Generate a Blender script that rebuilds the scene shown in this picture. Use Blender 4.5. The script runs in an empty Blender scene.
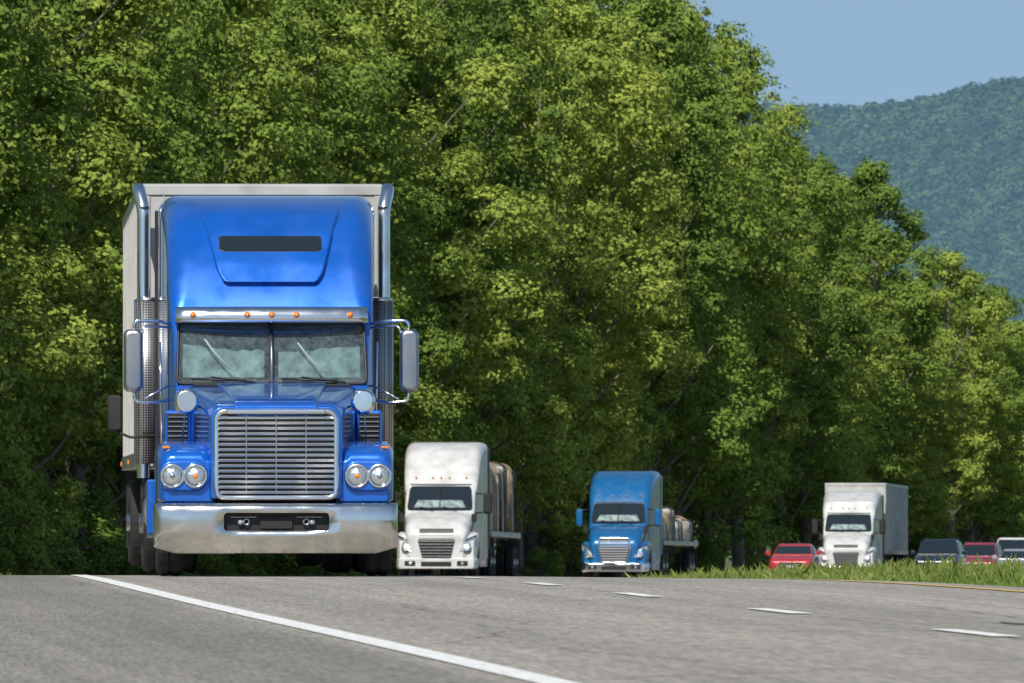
import bpy, math, numpy as np
from mathutils import Vector
rs = np.random.RandomState
scene = bpy.context.scene
COL = scene.collection

# ------------------------------------------------------------------ terrain tables (metres)
DD = np.array([-200,-60,0,20,49,65,77,88,98,110,125,160,250,335,406,474,600,1000,1500,9000.])
DEP = np.array([1.0,1.0,1.0,1.02,1.081,1.148,1.211,1.261,1.309,1.402,1.571,2.03,3.20,4.31,5.28,6.165,7.857,12.,14,14.])
XD = np.array([-200,0,49,65,77,88,98,110,120,160,200,250,300,335,406,440,474,520,560,600,700,1000,9000.])
XL = np.array([20,4.2,.17,-1.03,-1.91,-2.70,-3.42,-4.10,-4.65,-5.9,-6.5,-6.4,-5.4,-3.9,1.9,5.3,8.9,14.6,19.8,25.5,42,110,1500.])
gr = np.arange(-200, 1600, 1.0)
def smooth(a, s):
    k = np.exp(-0.5*(np.arange(-3*s, 3*s+1)/s)**2); k /= k.sum()
    n = 3*s
    left = a[0]+(a[1]-a[0])*np.arange(-n, 0); right = a[-1]+(a[-1]-a[-2])*np.arange(1, n+1)
    return np.convolve(np.concatenate([left, a, right]), k, 'valid')
_dep = smooth(np.interp(gr, DD, DEP), 6)
_xl = smooth(np.interp(gr, XD, XL), 10)
CZ = 1.0
def xleft(d): return np.where(np.asarray(d) > 1590, np.interp(d, XD, XL), np.interp(d, gr, _xl))
def zr(d): return CZ - np.where(np.asarray(d) > 1590, np.interp(d, DD, DEP), np.interp(d, gr, _dep))
def sstep(a, b, x):
    t = np.clip((np.asarray(x, float)-a)/(b-a), 0, 1); return t*t*(3-2*t)
def zcross(u): return -0.010*np.clip(np.asarray(u, float)-3.66, 0, 6)
def zroad(u, d): return zr(d)+zcross(u)
def zterr(u, d):
    u = np.asarray(u, float); d = np.asarray(d, float)
    z = zr(d)+zcross(u)-0.07
    z = z+0.19*sstep(8.2, 12.5, u)*sstep(60, 150, d)-0.3*sstep(13, 22, u)*sstep(150, 300, d)
    z = z-0.15*sstep(-3.5, -5.5, u)
    hill = 0.42*np.clip(-9-u, 0, 120)*(1-sstep(430, 560, d))*sstep(60, 160, d)+0.05*np.clip(-9-u, 0, 120)
    return z+hill
def slope(d): return float((xleft(d+4)-xleft(d-4))/8)

# ------------------------------------------------------------------ materials
def newmat(name):
    m = bpy.data.materials.new(name); m.use_nodes = True
    nt = m.node_tree; b = nt.nodes['Principled BSDF']
    return m, nt, b
def mat(name, col, rough=0.5, metal=0.0, coat=0.0, var=0.0, vscale=3.0, bump=0.0, bscale=20.0, emis=None, dirt=0.0, dcol=(.16, .14, .115)):
    m, nt, b = newmat(name)
    b.inputs['Base Color'].default_value = (*col, 1); b.inputs['Roughness'].default_value = rough
    b.inputs['Metallic'].default_value = metal; b.inputs['Coat Weight'].default_value = coat
    b.inputs['Coat Roughness'].default_value = 0.05
    if emis: b.inputs['Emission Color'].default_value = (*emis[:3], 1); b.inputs['Emission Strength'].default_value = emis[3]
    L = nt.links
    if var or bump or dirt:
        tc = nt.nodes.new('ShaderNodeTexCoord')
    last = None
    if var:
        n = nt.nodes.new('ShaderNodeTexNoise'); n.inputs['Scale'].default_value = vscale; n.inputs['Detail'].default_value = 6
        L.new(tc.outputs['Object'], n.inputs['Vector'])
        mr = nt.nodes.new('ShaderNodeMapRange'); mr.inputs[1].default_value = .3; mr.inputs[2].default_value = .7
        mr.inputs[3].default_value = 1-var; mr.inputs[4].default_value = 1+var
        L.new(n.outputs['Fac'], mr.inputs[0])
        hs = nt.nodes.new('ShaderNodeHueSaturation'); hs.inputs['Color'].default_value = (*col, 1)
        L.new(mr.outputs[0], hs.inputs['Value']); L.new(hs.outputs[0], b.inputs['Base Color'])
        last = hs.outputs[0]
    if dirt:
        n2 = nt.nodes.new('ShaderNodeTexNoise'); n2.inputs['Scale'].default_value = 2.3; n2.inputs['Detail'].default_value = 9
        L.new(tc.outputs['Object'], n2.inputs['Vector'])
        r2 = nt.nodes.new('ShaderNodeMapRange'); r2.inputs[1].default_value = .42; r2.inputs[2].default_value = .8
        r2.inputs[3].default_value = 0; r2.inputs[4].default_value = dirt
        L.new(n2.outputs['Fac'], r2.inputs[0])
        mx = nt.nodes.new('ShaderNodeMix'); mx.data_type = 'RGBA'
        mx.inputs[7].default_value = (*dcol, 1)
        if last: L.new(last, mx.inputs[6])
        else: mx.inputs[6].default_value = (*col, 1)
        L.new(r2.outputs[0], mx.inputs[0]); L.new(mx.outputs[2], b.inputs['Base Color'])
        r3 = nt.nodes.new('ShaderNodeMapRange'); r3.inputs[1].default_value = .35; r3.inputs[2].default_value = .75
        r3.inputs[3].default_value = rough; r3.inputs[4].default_value = min(1, rough+.25)
        L.new(n2.outputs['Fac'], r3.inputs[0]); L.new(r3.outputs[0], b.inputs['Roughness'])
    if bump:
        n = nt.nodes.new('ShaderNodeTexNoise'); n.inputs['Scale'].default_value = bscale; n.inputs['Detail'].default_value = 4
        L.new(tc.outputs['Object'], n.inputs['Vector'])
        bp = nt.nodes.new('ShaderNodeBump'); bp.inputs['Strength'].default_value = bump; bp.inputs['Distance'].default_value = .02
        L.new(n.outputs['Fac'], bp.inputs['Height']); L.new(bp.outputs[0], b.inputs['Normal'])
    return m

M = {}
M['blue'] = mat('truck_blue_paint', (.003, .125, .58), .24, .40, 1.0, var=.10, dirt=.12, bump=.05, bscale=1.6)
M['blue2'] = mat('dark_blue_paint', (.006, .125, .34), .3, .2, .8, var=.05, dirt=.15)
M['white'] = mat('white_paint', (.60, .61, .61), .35, 0, .5, var=.06, dirt=.5)
M['whitetr'] = mat('trailer_white', (.50, .51, .50), .45, 0, .2, var=.08, dirt=.5)
M['alu'] = mat('aluminium_panel', (.48, .48, .47), .5, .15, 0, var=.12, vscale=1.5, dirt=.5)
M['chrome'] = mat('chrome', (.86, .87, .89), .07, 1, 0, dirt=.2)
M['chromeb'] = mat('bumper_chrome', (.78, .77, .74), .10, 1, 0, dirt=.6, bump=.12, bscale=4, dcol=(.34, .31, .26))
M['steel'] = mat('brushed_steel', (.45, .46, .48), .25, 1, 0, dirt=.3)
M['satin'] = mat('satin_grille_metal', (.42, .44, .47), .45, .7, 0, dirt=.3)
M['black'] = mat('black_plastic', (.015, .015, .016), .5, 0, 0, var=.2)
M['rubber'] = mat('tyre_rubber', (.022, .021, .02), .85, 0, 0, var=.25, bump=.5, bscale=30)
M['dark'] = mat('underbody', (.025, .024, .023), .8, 0, 0, var=.3)
M['amber'] = mat('amber_lens', (.75, .22, .02), .2, 0, .6)
M['redlens'] = mat('red_lens', (.5, .02, .02), .2, 0, .6)
M['lens'] = mat('headlamp_lens', (.75, .80, .82), .08, .85, 1, bump=.5, bscale=35)
M['lit'] = mat('lit_headlamp', (.8, .8, .78), .1, .3, 1, emis=(1, .93, .78, .9))
M['red'] = mat('red_paint', (.42, .02, .03), .3, .1, 1, dirt=.15)
M['maroon'] = mat('maroon_paint', (.28, .02, .06), .3, .1, 1, dirt=.2)
M['nblack'] = mat('navy_black_paint', (.012, .017, .035), .25, .1, 1)
M['silver'] = mat('silver_paint', (.48, .49, .51), .3, .5, 1)
M['tarp'] = mat('tarp_tan', (.33, .31, .26), .8, 0, 0, var=.45, vscale=2.5, bump=.8, bscale=5)
M['tarpw'] = mat('tarp_pale', (.46, .46, .44), .7, 0, 0, var=.35, vscale=3.5, bump=.8, bscale=5)
M['wood'] = mat('lumber', (.28, .20, .12), .8, 0, 0, var=.4, vscale=6)
M['seat'] = mat('seat_cloth', (.10, .12, .12), .9, 0, 0, var=.3)
M['trim'] = mat('cab_trim', (.16, .17, .17), .8, 0, 0, var=.15)
M['shade'] = mat('mesh_sunshade', (.17, .235, .24), .6, .1, 0, var=.7, vscale=7, bump=.6, bscale=12)
M['strip'] = mat('pale_strap', (.80, .82, .80), .5)

def glassmat(name, base=(.05, .065, .07)):
    m, nt, b = newmat(name)
    b.inputs['Base Color'].default_value = (*base, 1)
    b.inputs['Roughness'].default_value = .04; b.inputs['Coat Weight'].default_value = 1
    b.inputs['IOR'].default_value = 1.6
    return m
M['glassd'] = glassmat('dark_glass', (.012, .018, .02))
def clearglass():
    m = bpy.data.materials.new('windshield_glass'); m.use_nodes = True; nt = m.node_tree; L = nt.links; nt.nodes.clear()
    out = nt.nodes.new('ShaderNodeOutputMaterial')
    tr = nt.nodes.new('ShaderNodeBsdfTransparent'); tr.inputs[0].default_value = (.76, .87, .87, 1)
    gl = nt.nodes.new('ShaderNodeBsdfGlossy'); gl.inputs['Roughness'].default_value = .05
    di = nt.nodes.new('ShaderNodeBsdfDiffuse'); di.inputs[0].default_value = (.26, .34, .35, 1)
    fr = nt.nodes.new('ShaderNodeFresnel'); fr.inputs[0].default_value = 1.8
    m1 = nt.nodes.new('ShaderNodeMixShader'); L.new(fr.outputs[0], m1.inputs[0]); L.new(tr.outputs[0], m1.inputs[1]); L.new(gl.outputs[0], m1.inputs[2])
    tc = nt.nodes.new('ShaderNodeTexCoord'); n = nt.nodes.new('ShaderNodeTexNoise'); n.inputs['Scale'].default_value = 11; n.inputs['Detail'].default_value = 12; n.inputs['Roughness'].default_value = .78
    L.new(tc.outputs['Object'], n.inputs['Vector'])
    mr = nt.nodes.new('ShaderNodeMapRange'); mr.inputs[1].default_value = .40; mr.inputs[2].default_value = .66; mr.inputs[3].default_value = .05; mr.inputs[4].default_value = .34
    L.new(n.outputs['Fac'], mr.inputs[0])
    v = nt.nodes.new('ShaderNodeTexVoronoi'); v.inputs['Scale'].default_value = 30; L.new(tc.outputs['Object'], v.inputs['Vector'])
    sp = nt.nodes.new('ShaderNodeMapRange'); sp.inputs[1].default_value = .08; sp.inputs[2].default_value = .15; sp.inputs[3].default_value = .6; sp.inputs[4].default_value = 0
    L.new(v.outputs['Distance'], sp.inputs[0])
    mxx = nt.nodes.new('ShaderNodeMath'); mxx.operation = 'MAXIMUM'; L.new(mr.outputs[0], mxx.inputs[0]); L.new(sp.outputs[0], mxx.inputs[1])
    m2 = nt.nodes.new('ShaderNodeMixShader'); L.new(mxx.outputs[0], m2.inputs[0]); L.new(m1.outputs[0], m2.inputs[1]); L.new(di.outputs[0], m2.inputs[2])
    L.new(m2.outputs[0], out.inputs[0]); return m
M['glass'] = clearglass()

def perfmat():
    m, nt, b = newmat('perforated_shield'); L = nt.links
    tc = nt.nodes.new('ShaderNodeTexCoord'); v = nt.nodes.new('ShaderNodeTexVoronoi'); v.inputs['Scale'].default_value = 38; v.inputs['Randomness'].default_value = 0
    L.new(tc.outputs['Object'], v.inputs['Vector'])
    cr = nt.nodes.new('ShaderNodeValToRGB'); cr.color_ramp.elements[0].position = .32; cr.color_ramp.elements[1].position = .42
    cr.color_ramp.elements[0].color = (.02, .02, .02, 1); cr.color_ramp.elements[1].color = (.45, .45, .46, 1)
    L.new(v.outputs['Distance'], cr.inputs[0]); L.new(cr.outputs[0], b.inputs['Base Color'])
    b.inputs['Metallic'].default_value = .8; b.inputs['Roughness'].default_value = .35
    return m
M['perf'] = perfmat()

# ------------------------------------------------------------------ mesh helpers
def npmesh(name, verts, quads, mats, midx=None, tint=None, uv=None, smoothf=False):
    me = bpy.data.meshes.new(name)
    verts = np.asarray(verts, np.float32); quads = np.asarray(quads, np.int32); k = quads.shape[1]
    me.vertices.add(len(verts)); me.vertices.foreach_set('co', verts.ravel())
    me.loops.add(quads.size); me.loops.foreach_set('vertex_index', quads.ravel())
    me.polygons.add(len(quads)); me.polygons.foreach_set('loop_start', np.arange(0, quads.size, k, dtype=np.int32))
    try: me.polygons.foreach_set('loop_total', np.full(len(quads), k, np.int32))
    except Exception: pass
    for m in mats: me.materials.append(m)
    if midx is not None: me.polygons.foreach_set('material_index', np.asarray(midx, np.int32))
    if smoothf: me.polygons.foreach_set('use_smooth', np.ones(len(quads), bool))
    me.update(calc_edges=True)
    if tint is not None:
        a = me.attributes.new('tint', 'FLOAT', 'POINT'); a.data.foreach_set('value', np.asarray(tint, np.float32))
    if uv is not None:
        l = me.uv_layers.new(name='UVMap'); l.data.foreach_set('uv', np.asarray(uv, np.float32)[quads.ravel()].ravel())
    return me
def addobj(name, me, parent=None):
    o = bpy.data.objects.new(name, me); COL.objects.link(o)
    if parent: o.parent = parent
    return o
def empty(name):
    o = bpy.data.objects.new(name, None); COL.objects.link(o); return o
def pymesh(name, v, f, m, parent, smoothf=False, bevel=0, subd=0, solid=0):
    me = bpy.data.meshes.new(name); me.from_pydata([tuple(map(float, p)) for p in v], [], f); me.materials.append(m)
    if smoothf:
        for p in me.polygons: p.use_smooth = True
    me.update()
    o = addobj(name, me, parent)
    if solid:
        s = o.modifiers.new('s', 'SOLIDIFY'); s.thickness = solid; s.offset = 0
    if bevel:
        b = o.modifiers.new('b', 'BEVEL'); b.width = bevel; b.segments = 3; b.limit_method = 'ANGLE'; b.angle_limit = .6
    if subd:
        s = o.modifiers.new('d', 'SUBSURF'); s.levels = subd; s.render_levels = subd
    return o
def box(name, x0, x1, y0, y1, z0, z1, m, parent, bevel=.01, tilt=0):
    v = [(x, y+(tilt if (z == z1) else 0), z) for x in (x0, x1) for y in (y0, y1) for z in (z0, z1)]
    f = [(0, 1, 3, 2), (4, 6, 7, 5), (0, 4, 5, 1), (2, 3, 7, 6), (0, 2, 6, 4), (1, 5, 7, 3)]
    return pymesh(name, v, f, m, parent, bevel=bevel)
def tube(name, pts, r, m, parent, n=14, cap=True):
    pts = [Vector(p) for p in pts]; v = []; f = []
    up0 = None
    rr = r if hasattr(r, '__len__') else [r]*len(pts)
    for i, p in enumerate(pts):
        t = (pts[min(i+1, len(pts)-1)]-pts[max(i-1, 0)]).normalized()
        if up0 is None:
            up0 = t.orthogonal().normalized()
        a = (up0-t*up0.dot(t)).normalized(); up0 = a; b = t.cross(a)
        for k in range(n):
            th = 2*math.pi*k/n; v.append(p+(a*math.cos(th)+b*math.sin(th))*rr[i])
    for i in range(len(pts)-1):
        for k in range(n):
            f.append((i*n+k, i*n+(k+1) % n, (i+1)*n+(k+1) % n, (i+1)*n+k))
    if cap:
        f.append(tuple(range(n-1, -1, -1))); f.append(tuple((len(pts)-1)*n+k for k in range(n)))
    o = pymesh(name, v, f, m, parent)
    for p in o.data.polygons:
        if len(p.vertices) == 4: p.use_smooth = True
    return o
def arc(pts, rad, seg=5):
    pts = [Vector(p) for p in pts]; out = [pts[0]]
    for i in range(1, len(pts)-1):
        a = (pts[i-1]-pts[i]); b = (pts[i+1]-pts[i]); q = min(rad, a.length*.45, b.length*.45)
        p0 = pts[i]+a.normalized()*q; p1 = pts[i]+b.normalized()*q
        for k in range(seg+1):
            t = k/seg; out.append(p0*(1-t)**2+pts[i]*2*t*(1-t)+p1*t*t)
    out.append(pts[-1]); return out
def rrect(x0, x1, z0, z1, rt, rb, n=5):
    pts = []
    for (cx, cz, r, a0) in ((x1-rt, z1-rt, rt, 0), (x0+rt, z1-rt, rt, 90), (x0+rb, z0+rb, rb, 180), (x1-rb, z0+rb, rb, 270)):
        for k in range(n+1):
            a = math.radians(a0+90*k/n); pts.append((cx+r*math.cos(a), cz+r*math.sin(a)))
    return pts
def loft(name, secs, m, parent, n=5, sharp=.7, skip=None):
    """secs: (y,x0,x1,z0,z1,rt,rb)"""
    v = []; f = []; N = 4*(n+1)
    for (y, x0, x1, z0, z1, rt, rb) in secs:
        for (x, z) in rrect(x0, x1, z0, z1, rt, rb, n): v.append((x, y, z))
    for i in range(len(secs)-1):
        for k in range(N):
            if skip and skip(i, k): continue
            f.append((i*N+k, (i+1)*N+k, (i+1)*N+(k+1) % N, i*N+(k+1) % N))
    f.append(tuple(range(N))); f.append(tuple((len(secs)-1)*N+k for k in range(N-1, -1, -1)))
    o = pymesh(name, v, f, m, parent, smoothf=True)
    es = o.modifiers.new('e', 'BEVEL'); es.width = .012; es.segments = 2; es.limit_method = 'ANGLE'; es.angle_limit = sharp
    wn = o.modifiers.new('w', 'WEIGHTED_NORMAL'); wn.keep_sharp = True
    return o
def S(y, hw, z0, z1, rt, rb=.04): return (y, -hw, hw, z0, z1, rt, rb)
def patch(name, yf, rows, off, m, parent, x0f=None, nx=12, curve=0.0, edge=0.0):
    v = []; f = []; nr = len(rows)
    ts = [j/nx for j in range(nx+1)]
    if edge: ts = [0, .015, .035]+[.035+.93*j/(nx-4) for j in range(1, nx-4)]+[.965, .985, 1]
    nx = len(ts)-1
    for i, (z, xa, xb) in enumerate(rows):
        for j in range(nx+1):
            t = ts[j]; x = xa+(xb-xa)*t
            o = off
            if edge and (i in (0, nr-1) or j in (0, nx)): o = -edge
            v.append((x, yf(z)-o+curve*x*x, z))
    for i in range(nr-1):
        for j in range(nx): a = i*(nx+1)+j; f.append((a, a+1, a+nx+2, a+nx+1))
    o = pymesh(name, v, f, m, parent, smoothf=True)
    if edge:
        wn = o.modifiers.new('w', 'WEIGHTED_NORMAL')
    return o
def disc_y(name, x, y, z, r, depth, m, parent, n=24, dome=0.0):
    v = []; f = []
    rings = [(r, depth), (r, 0.0), (r*.85, -dome*.45), (r*.5, -dome*.85), (r*.05, -dome)] if dome else [(r, depth), (r, 0), (r*.9, -.005), (r*.05, -.005)]
    for (q, dy) in rings:
        for k in range(n): a = 2*math.pi*k/n; v.append((x+q*math.cos(a), y+dy, z+q*math.sin(a)))
    for i in range(len(rings)-1):
        for k in range(n): f.append((i*n+k, i*n+(k+1) % n, (i+1)*n+(k+1) % n, (i+1)*n+k))
    f.append(tuple((len(rings)-1)*n+k for k in range(n)))
    return pymesh(name, v, f, m, parent, smoothf=True)
def ring_y(name, x, y, z, r, t, m, parent, n=28):
    pts = [(x+r*math.cos(2*math.pi*k/n), y, z+r*math.sin(2*math.pi*k/n)) for k in range(n+1)]
    return tube(name, pts, t, m, parent, n=8, cap=False)
def wheel(x, y, r, w, parent, hub=True, out=1):
    prof = [(r*.55, w*.5), (r*.9, w*.5), (r*.97, w*.42), (r, w*.3), (r, w*.08), (r*.975, w*.06), (r*.975, -w*.06), (r, -w*.08), (r, -w*.3), (r*.97, -w*.42), (r*.9, -w*.5), (r*.55, -w*.5)]
    n = 32; v = []; f = []
    for (q, dx) in prof:
        for k in range(n): a = 2*math.pi*k/n; v.append((x+dx, y+q*math.cos(a), r+q*math.sin(a)))
    for i in range(len(prof)-1):
        for k in range(n): f.append((i*n+k, i*n+(k+1) % n, (i+1)*n+(k+1) % n, (i+1)*n+k))
    pymesh('tyre', v, f, M['rubber'], parent, smoothf=False)
    tube('rim', [(x-w*.42, y, r), (x+w*.42, y, r)], r*.56, M['steel'] if hub else M['dark'], parent, n=24)
    tube('hub', [(x, y, r), (x+out*w*.6, y, r)], r*.2, M['steel'], parent, n=16)

def place(root, X, d, yaw=None, pitch=None):
    u = X-float(xleft(d)); s = slope(d) if yaw is None else yaw
    root.location = (X, d, float(zroad(u, d)))
    sl = float((zr(d+8)-zr(d-2))/10) if pitch is None else pitch
    root.rotation_euler = (sl, 0, -s)

# ------------------------------------------------------------------ trailer
def van_trailer(P, y0, length, m, roofm, hw=1.295, zt=4.11, zb=1.12):
    loft('trailer_box', [(y0, -hw+.02, hw-.02, zb, zt-.02, .05, .02), (y0+.05, -hw, hw, zb, zt, .05, .02), (y0+length, -hw, hw, zb, zt, .03, .02)], m, P)
    for s in (-1, 1):
        xx = s*hw
        k = y0+.5
        while k < y0+length-.2:
            box('side_post', min(xx, xx+s*.018), max(xx, xx+s*.018), k-.03, k+.03, zb+.16, zt-.14, roofm, P, .003); k += .61
        box('bottom_rail', min(xx, xx+s*.025), max(xx, xx+s*.025), y0+.1, y0+length, zb, zb+.15, M['steel'], P, .004)
        box('top_rail', min(xx, xx+s*.022), max(xx, xx+s*.022), y0+.02, y0+length, zt-.13, zt-.01, M['steel'], P, .004)
        for yy in (y0+.3, y0+length*.5, y0+length-.4):
            box('marker_lamp', min(xx+s*.026, xx+s*.045), max(xx+s*.026, xx+s*.045), yy-.05, yy+.05, zb+.05, zb+.1, M['amber'], P, .004)
    box('front_top_rail', -hw+.03, hw-.03, y0-.02, y0+.0, zt-.12, zt-.02, M['alu'], P, .004)
    for s in (-1, 1):
        box('front_corner_post', s*(hw-.06)-.05, s*(hw-.06)+.05, y0-.022, y0-.002, zb+.02, zt-.13, M['alu'], P, .006)
    for k in range(-4, 5):
        box('front_rib', k*.26-.01, k*.26+.01, y0-.012, y0-.001, zb+.05, zt-.13, m, P, .002)
    for s in (-1, 1):
        box('landing_leg', s*.75-.06, s*.75+.06, y0+2.6, y0+2.72, .3, zb, M['dark'], P)
        box('slider_rail', s*.5-.06, s*.5+.06, y0+length-4.5, y0+length-.3, zb-.3, zb-.01, M['dark'], P)
        for yy in (y0+length-3.1, y0+length-1.8):
            for xo in (.83, 1.13): wheel(s*xo, yy, .51, .26, P, xo > 1, s)
        box('mud_flap', s*.97-.3, s*.97+.3, y0+length-.6, y0+length-.58, .2, zb-.02, M['black'], P, 0)
    box('under_ride_guard', -1.1, 1.1, y0+length-.15, y0+length-.05, .5, .62, M['steel'], P)

def drive_axles(P, ys):
    for y in ys:
        for s in (-1, 1):
            for xo in (.82, 1.12): wheel(s*xo, y, .52, .27, P, xo > 1, s)
        tube('axle', [(-.9, y, .52), (.9, y, .52)], .09, M['dark'], P, 10)

# ------------------------------------------------------------------ hero truck
def hero():
    P = empty('blue_semi_truck')
    B = M['blue']; C = M['chrome']
    loft('hood', [S(.12, .655, .78, 1.70, .12), S(.30, .69, .78, 1.75, .13), S(.7, .745, .8, 1.80, .15), S(1.2, .83, .8, 1.86, .16), S(1.93, .965, .8, 1.93, .17)], B, P)
    loft('hood_ridge', [S(.10, .42, 1.60, 1.715, .03), S(.3, .42, 1.6, 1.785, .03), S(1.2, .50, 1.7, 1.895, .03), S(1.9, .56, 1.8, 1.965, .03)], B, P)
    for s in (-1, 1):
        def F(y, a, b, z0, z1, rt=.13):
            x0, x1 = (a, b) if s > 0 else (-b, -a)
            return (y, x0, x1, z0, z1, rt, .03)
        loft('fender', [F(.20, .63, 1.12, .75, 1.17, .12), F(.27, .62, 1.17, .75, 1.26, .14), F(.5, .62, 1.19, .76, 1.32, .15), F(.68, .62, 1.20, .98, 1.35, .13), F(.95, .62, 1.2, 1.09, 1.37, .12), F(1.3, .62, 1.2, 1.11, 1.35, .1), F(1.6, .62, 1.2, 1.02, 1.30, .1), F(1.82, .62, 1.19, .8, 1.18, .1)], B, P)
        x0, x1 = (.69, 1.165) if s > 0 else (-1.165, -.69)
        loft('headlamp_housing', [(.15, x0+.01, x1-.01, .865, 1.155, .11, .11), (.17, x0, x1, .855, 1.165, .12, .12), (.22, x0, x1, .855, 1.165, .12, .12)], B, P)
        for xo in (.81, 1.04):
            disc_y('headlamp_bowl', s*xo, .145, 1.01, .10, .03, M['black'], P)
            disc_y('headlamp_lens', s*xo, .135, 1.01, .092, .02, M['lens'], P, dome=.035)
            ring_y('headlamp_ring', s*xo, .138, 1.01, .110, .016, C, P)
            disc_y('bulb_cap', s*xo, .098, 1.01, .026, .02, M['amber'] if xo < .9 else M['steel'], P, dome=.01)
        box('turn_signal', s*1.10-.04, s*1.10+.04, .37, .42, 1.285, 1.31, M['amber'], P, .008)
        xa, xb = (.86, 1.08) if s > 0 else (-1.08, -.86)
        box('intake_housing', xa-.02, xb+.02, 1.22, 1.75, 1.27, 1.68, B, P, .03)
        box('intake_dark', xa+.005, xb-.005, 1.20, 1.23, 1.33, 1.65, M['black'], P, .01)
        for k in range(6):
            box('intake_slat', xa+.01, xb-.01, 1.175, 1.205, 1.365+k*.048, 1.371+k*.048, M['steel'], P, .002)
        tube('hood_mirror_arm', [(s*.78, .9, 1.72), (s*.87, .7, 1.73)], .016, C, P, 8)
        tube('hood_mirror_arm', [(s*.93, .95, 1.36), (s*.90, .72, 1.66)], .007, M['steel'], P, 8)
        loft('hood_mirror_shell', [(.60, s*.89-.10, s*.89+.10, 1.66, 1.87, .09, .09), (.66, s*.89-.125, s*.89+.125, 1.63, 1.89, .11, .11), (.72, s*.89-.125, s*.89+.125, 1.63, 1.89, .11, .11)], C, P)
    yg = lambda z: .085+.05*(z-.8)
    box('grille_back', -.585, .585, .10, .14, .80, 1.64, M['black'], P, .01)
    nb = 15
    for k in range(nb):
        z = .845+k*.0535
        box('grille_bar', -.575, .575, yg(z)-.045, yg(z)-.005, z-.013, z+.015, C, P, .004, tilt=.022)
    for xx in (-.3, 0, .3):
        box('grille_strut', xx-.005, xx+.005, .062, .08, .83, 1.62, M['steel'], P, 0)
    fr = arc([(0, yg(.79)-.02, .79), (-.60, yg(.79)-.02, .79), (-.60, yg(1.66)-.02, 1.66), (.60, yg(1.66)-.02, 1.66), (.60, yg(.79)-.02, .79), (0, yg(.79)-.02, .79)], .10, 6)
    tube('grille_surround', fr, .030, C, P, 10, cap=False)
    box('grille_crown', -.5, .5, .045, .10, 1.63, 1.685, C, P, .02)
    xs = [-1.22, -1.215, -1.19, -1.14, -1.0, -.8, -.65, -.53, -.3, 0, .3, .53, .65, .8, 1.0, 1.14, 1.19, 1.215, 1.22]
    zs = [.235, .245, .30, .36, .375, .46, .55, .64, .69, .725, .735]
    ydz = [.09, .05, .03, .015, -.012, -.018, -.022, -.022, -.012, .01, .05]
    v = []; f = []
    for j, z in enumerate(zs):
        for x in xs:
            a = abs(x); yb = .02*a*a+(.0 if a < 1.0 else .9*(a-1.0)**2)+(.25 if a > 1.217 else (.08 if a > 1.21 else 0))
            zz = z
            if a > 1.0 and z < .42: zz = z+.28*(a-1.0)*(.42-z)/.18
            v.append((x, -.02+yb+ydz[j], zz))
    nx = len(xs)
    for j in range(len(zs)-1):
        for i in range(nx-1):
            if -.54 < xs[i] and xs[i+1] < .54 and .45 < zs[j] and zs[j+1] < .65: continue
            a = j*nx+i; f.append((a, a+1, a+nx+1, a+nx))
    pymesh('bumper', v, f, M['chromeb'], P, smoothf=True, solid=.012)
    box('bumper_opening_back', -.56, .56, .07, .10, .42, .68, M['black'], P, 0)
    ofr = arc([(0, -.03, .452), (-.535, -.025, .452), (-.535, -.03, .648), (.535, -.03, .648), (.535, -.025, .452), (0, -.03, .452)], .05, 5)
    tube('opening_trim', ofr, .009, C, P, 8, cap=False)
    for s in (-1, 1):
        disc_y('fog_lamp', s*.36, .03, .545, .03, .05, M['lens'], P, dome=.02)
        ring_y('tow_hook', s*.30, .03, .55, .028, .009, M['steel'], P)
        box('tow_bar', s*.33-.13, s*.33+.13, .03, .045, .592, .602, M['steel'], P, .004)
        box('bumper_bracket', s*.5-.05, s*.5+.05, .1, .5, .5, .7, M['dark'], P)
        tube('bumper_bolt', [(s*.95, -.02, .68), (s*.95, .0, .68)], .014, M['steel'], P, 10)
    box('licence_bracket', -.16, .16, .03, .045, .48, .60, M['dark'], P, .004)
    cab = [(1.93, .975, .95, 1.94, .05), (2.0, .985, .95, 2.10, .10), (2.20, 1.0, .95, 2.56, .13), (2.25, 1.03, .9, 2.72, .14), (2.36, 1.04, .9, 2.92, .2), (2.55, 1.05, .9, 3.22, .26), (2.80, 1.06, .9, 3.50, .28), (3.15, 1.07, .9, 3.74, .28), (3.6, 1.09, .9, 3.87, .25), (4.2, 1.12, .9, 3.93, .2), (5.3, 1.12, .9, 3.94, .16)]
    loft('cab_and_sleeper', [S(*c) for c in cab], B, P, n=8, skip=lambda i, k: i < 2 and 4 <= k <= 12)
    zz = [c[3] for c in cab]; yy = [c[0] for c in cab]
    yf = lambda z: float(np.interp(z, zz, yy))
    box('dashboard', -.93, .93, 2.05, 2.55, 1.35, 2.02, M['black'], P, .05)
    box('cab_rear_wall', -.95, .95, 3.9, 3.95, 1.0, 2.75, M['trim'], P, .02)
    box('headliner', -.95, .95, 2.35, 3.9, 2.66, 2.70, M['trim'], P, .02)
    box('roof_console', -.8, .8, 2.35, 2.75, 2.52, 2.655, M['black'], P, .03)
    for s in (-1, 1):
        box('seat_back', s*.5-.25, s*.5+.25, 3.05, 3.22, 1.5, 2.28, M['seat'], P, .07)
        box('head_rest', s*.5-.13, s*.5+.13, 3.07, 3.18, 2.3, 2.5, M['seat'], P, .05)
        vv = []; q = []
        rg = rs(5+s)
        for i in range(13):
            x = s*(.07+.84*i/12)
            for j, z in enumerate((1.99, 2.12, 2.26, 2.38, 2.46)):
                vv.append((x, yf(z)+.16+rg.uniform(-.02, .02), z-.03*math.sin(i*.5+s)))
        for i in range(12):
            for j in range(4): a = i*5+j; q.append((a, a+5, a+6, a+1))
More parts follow.
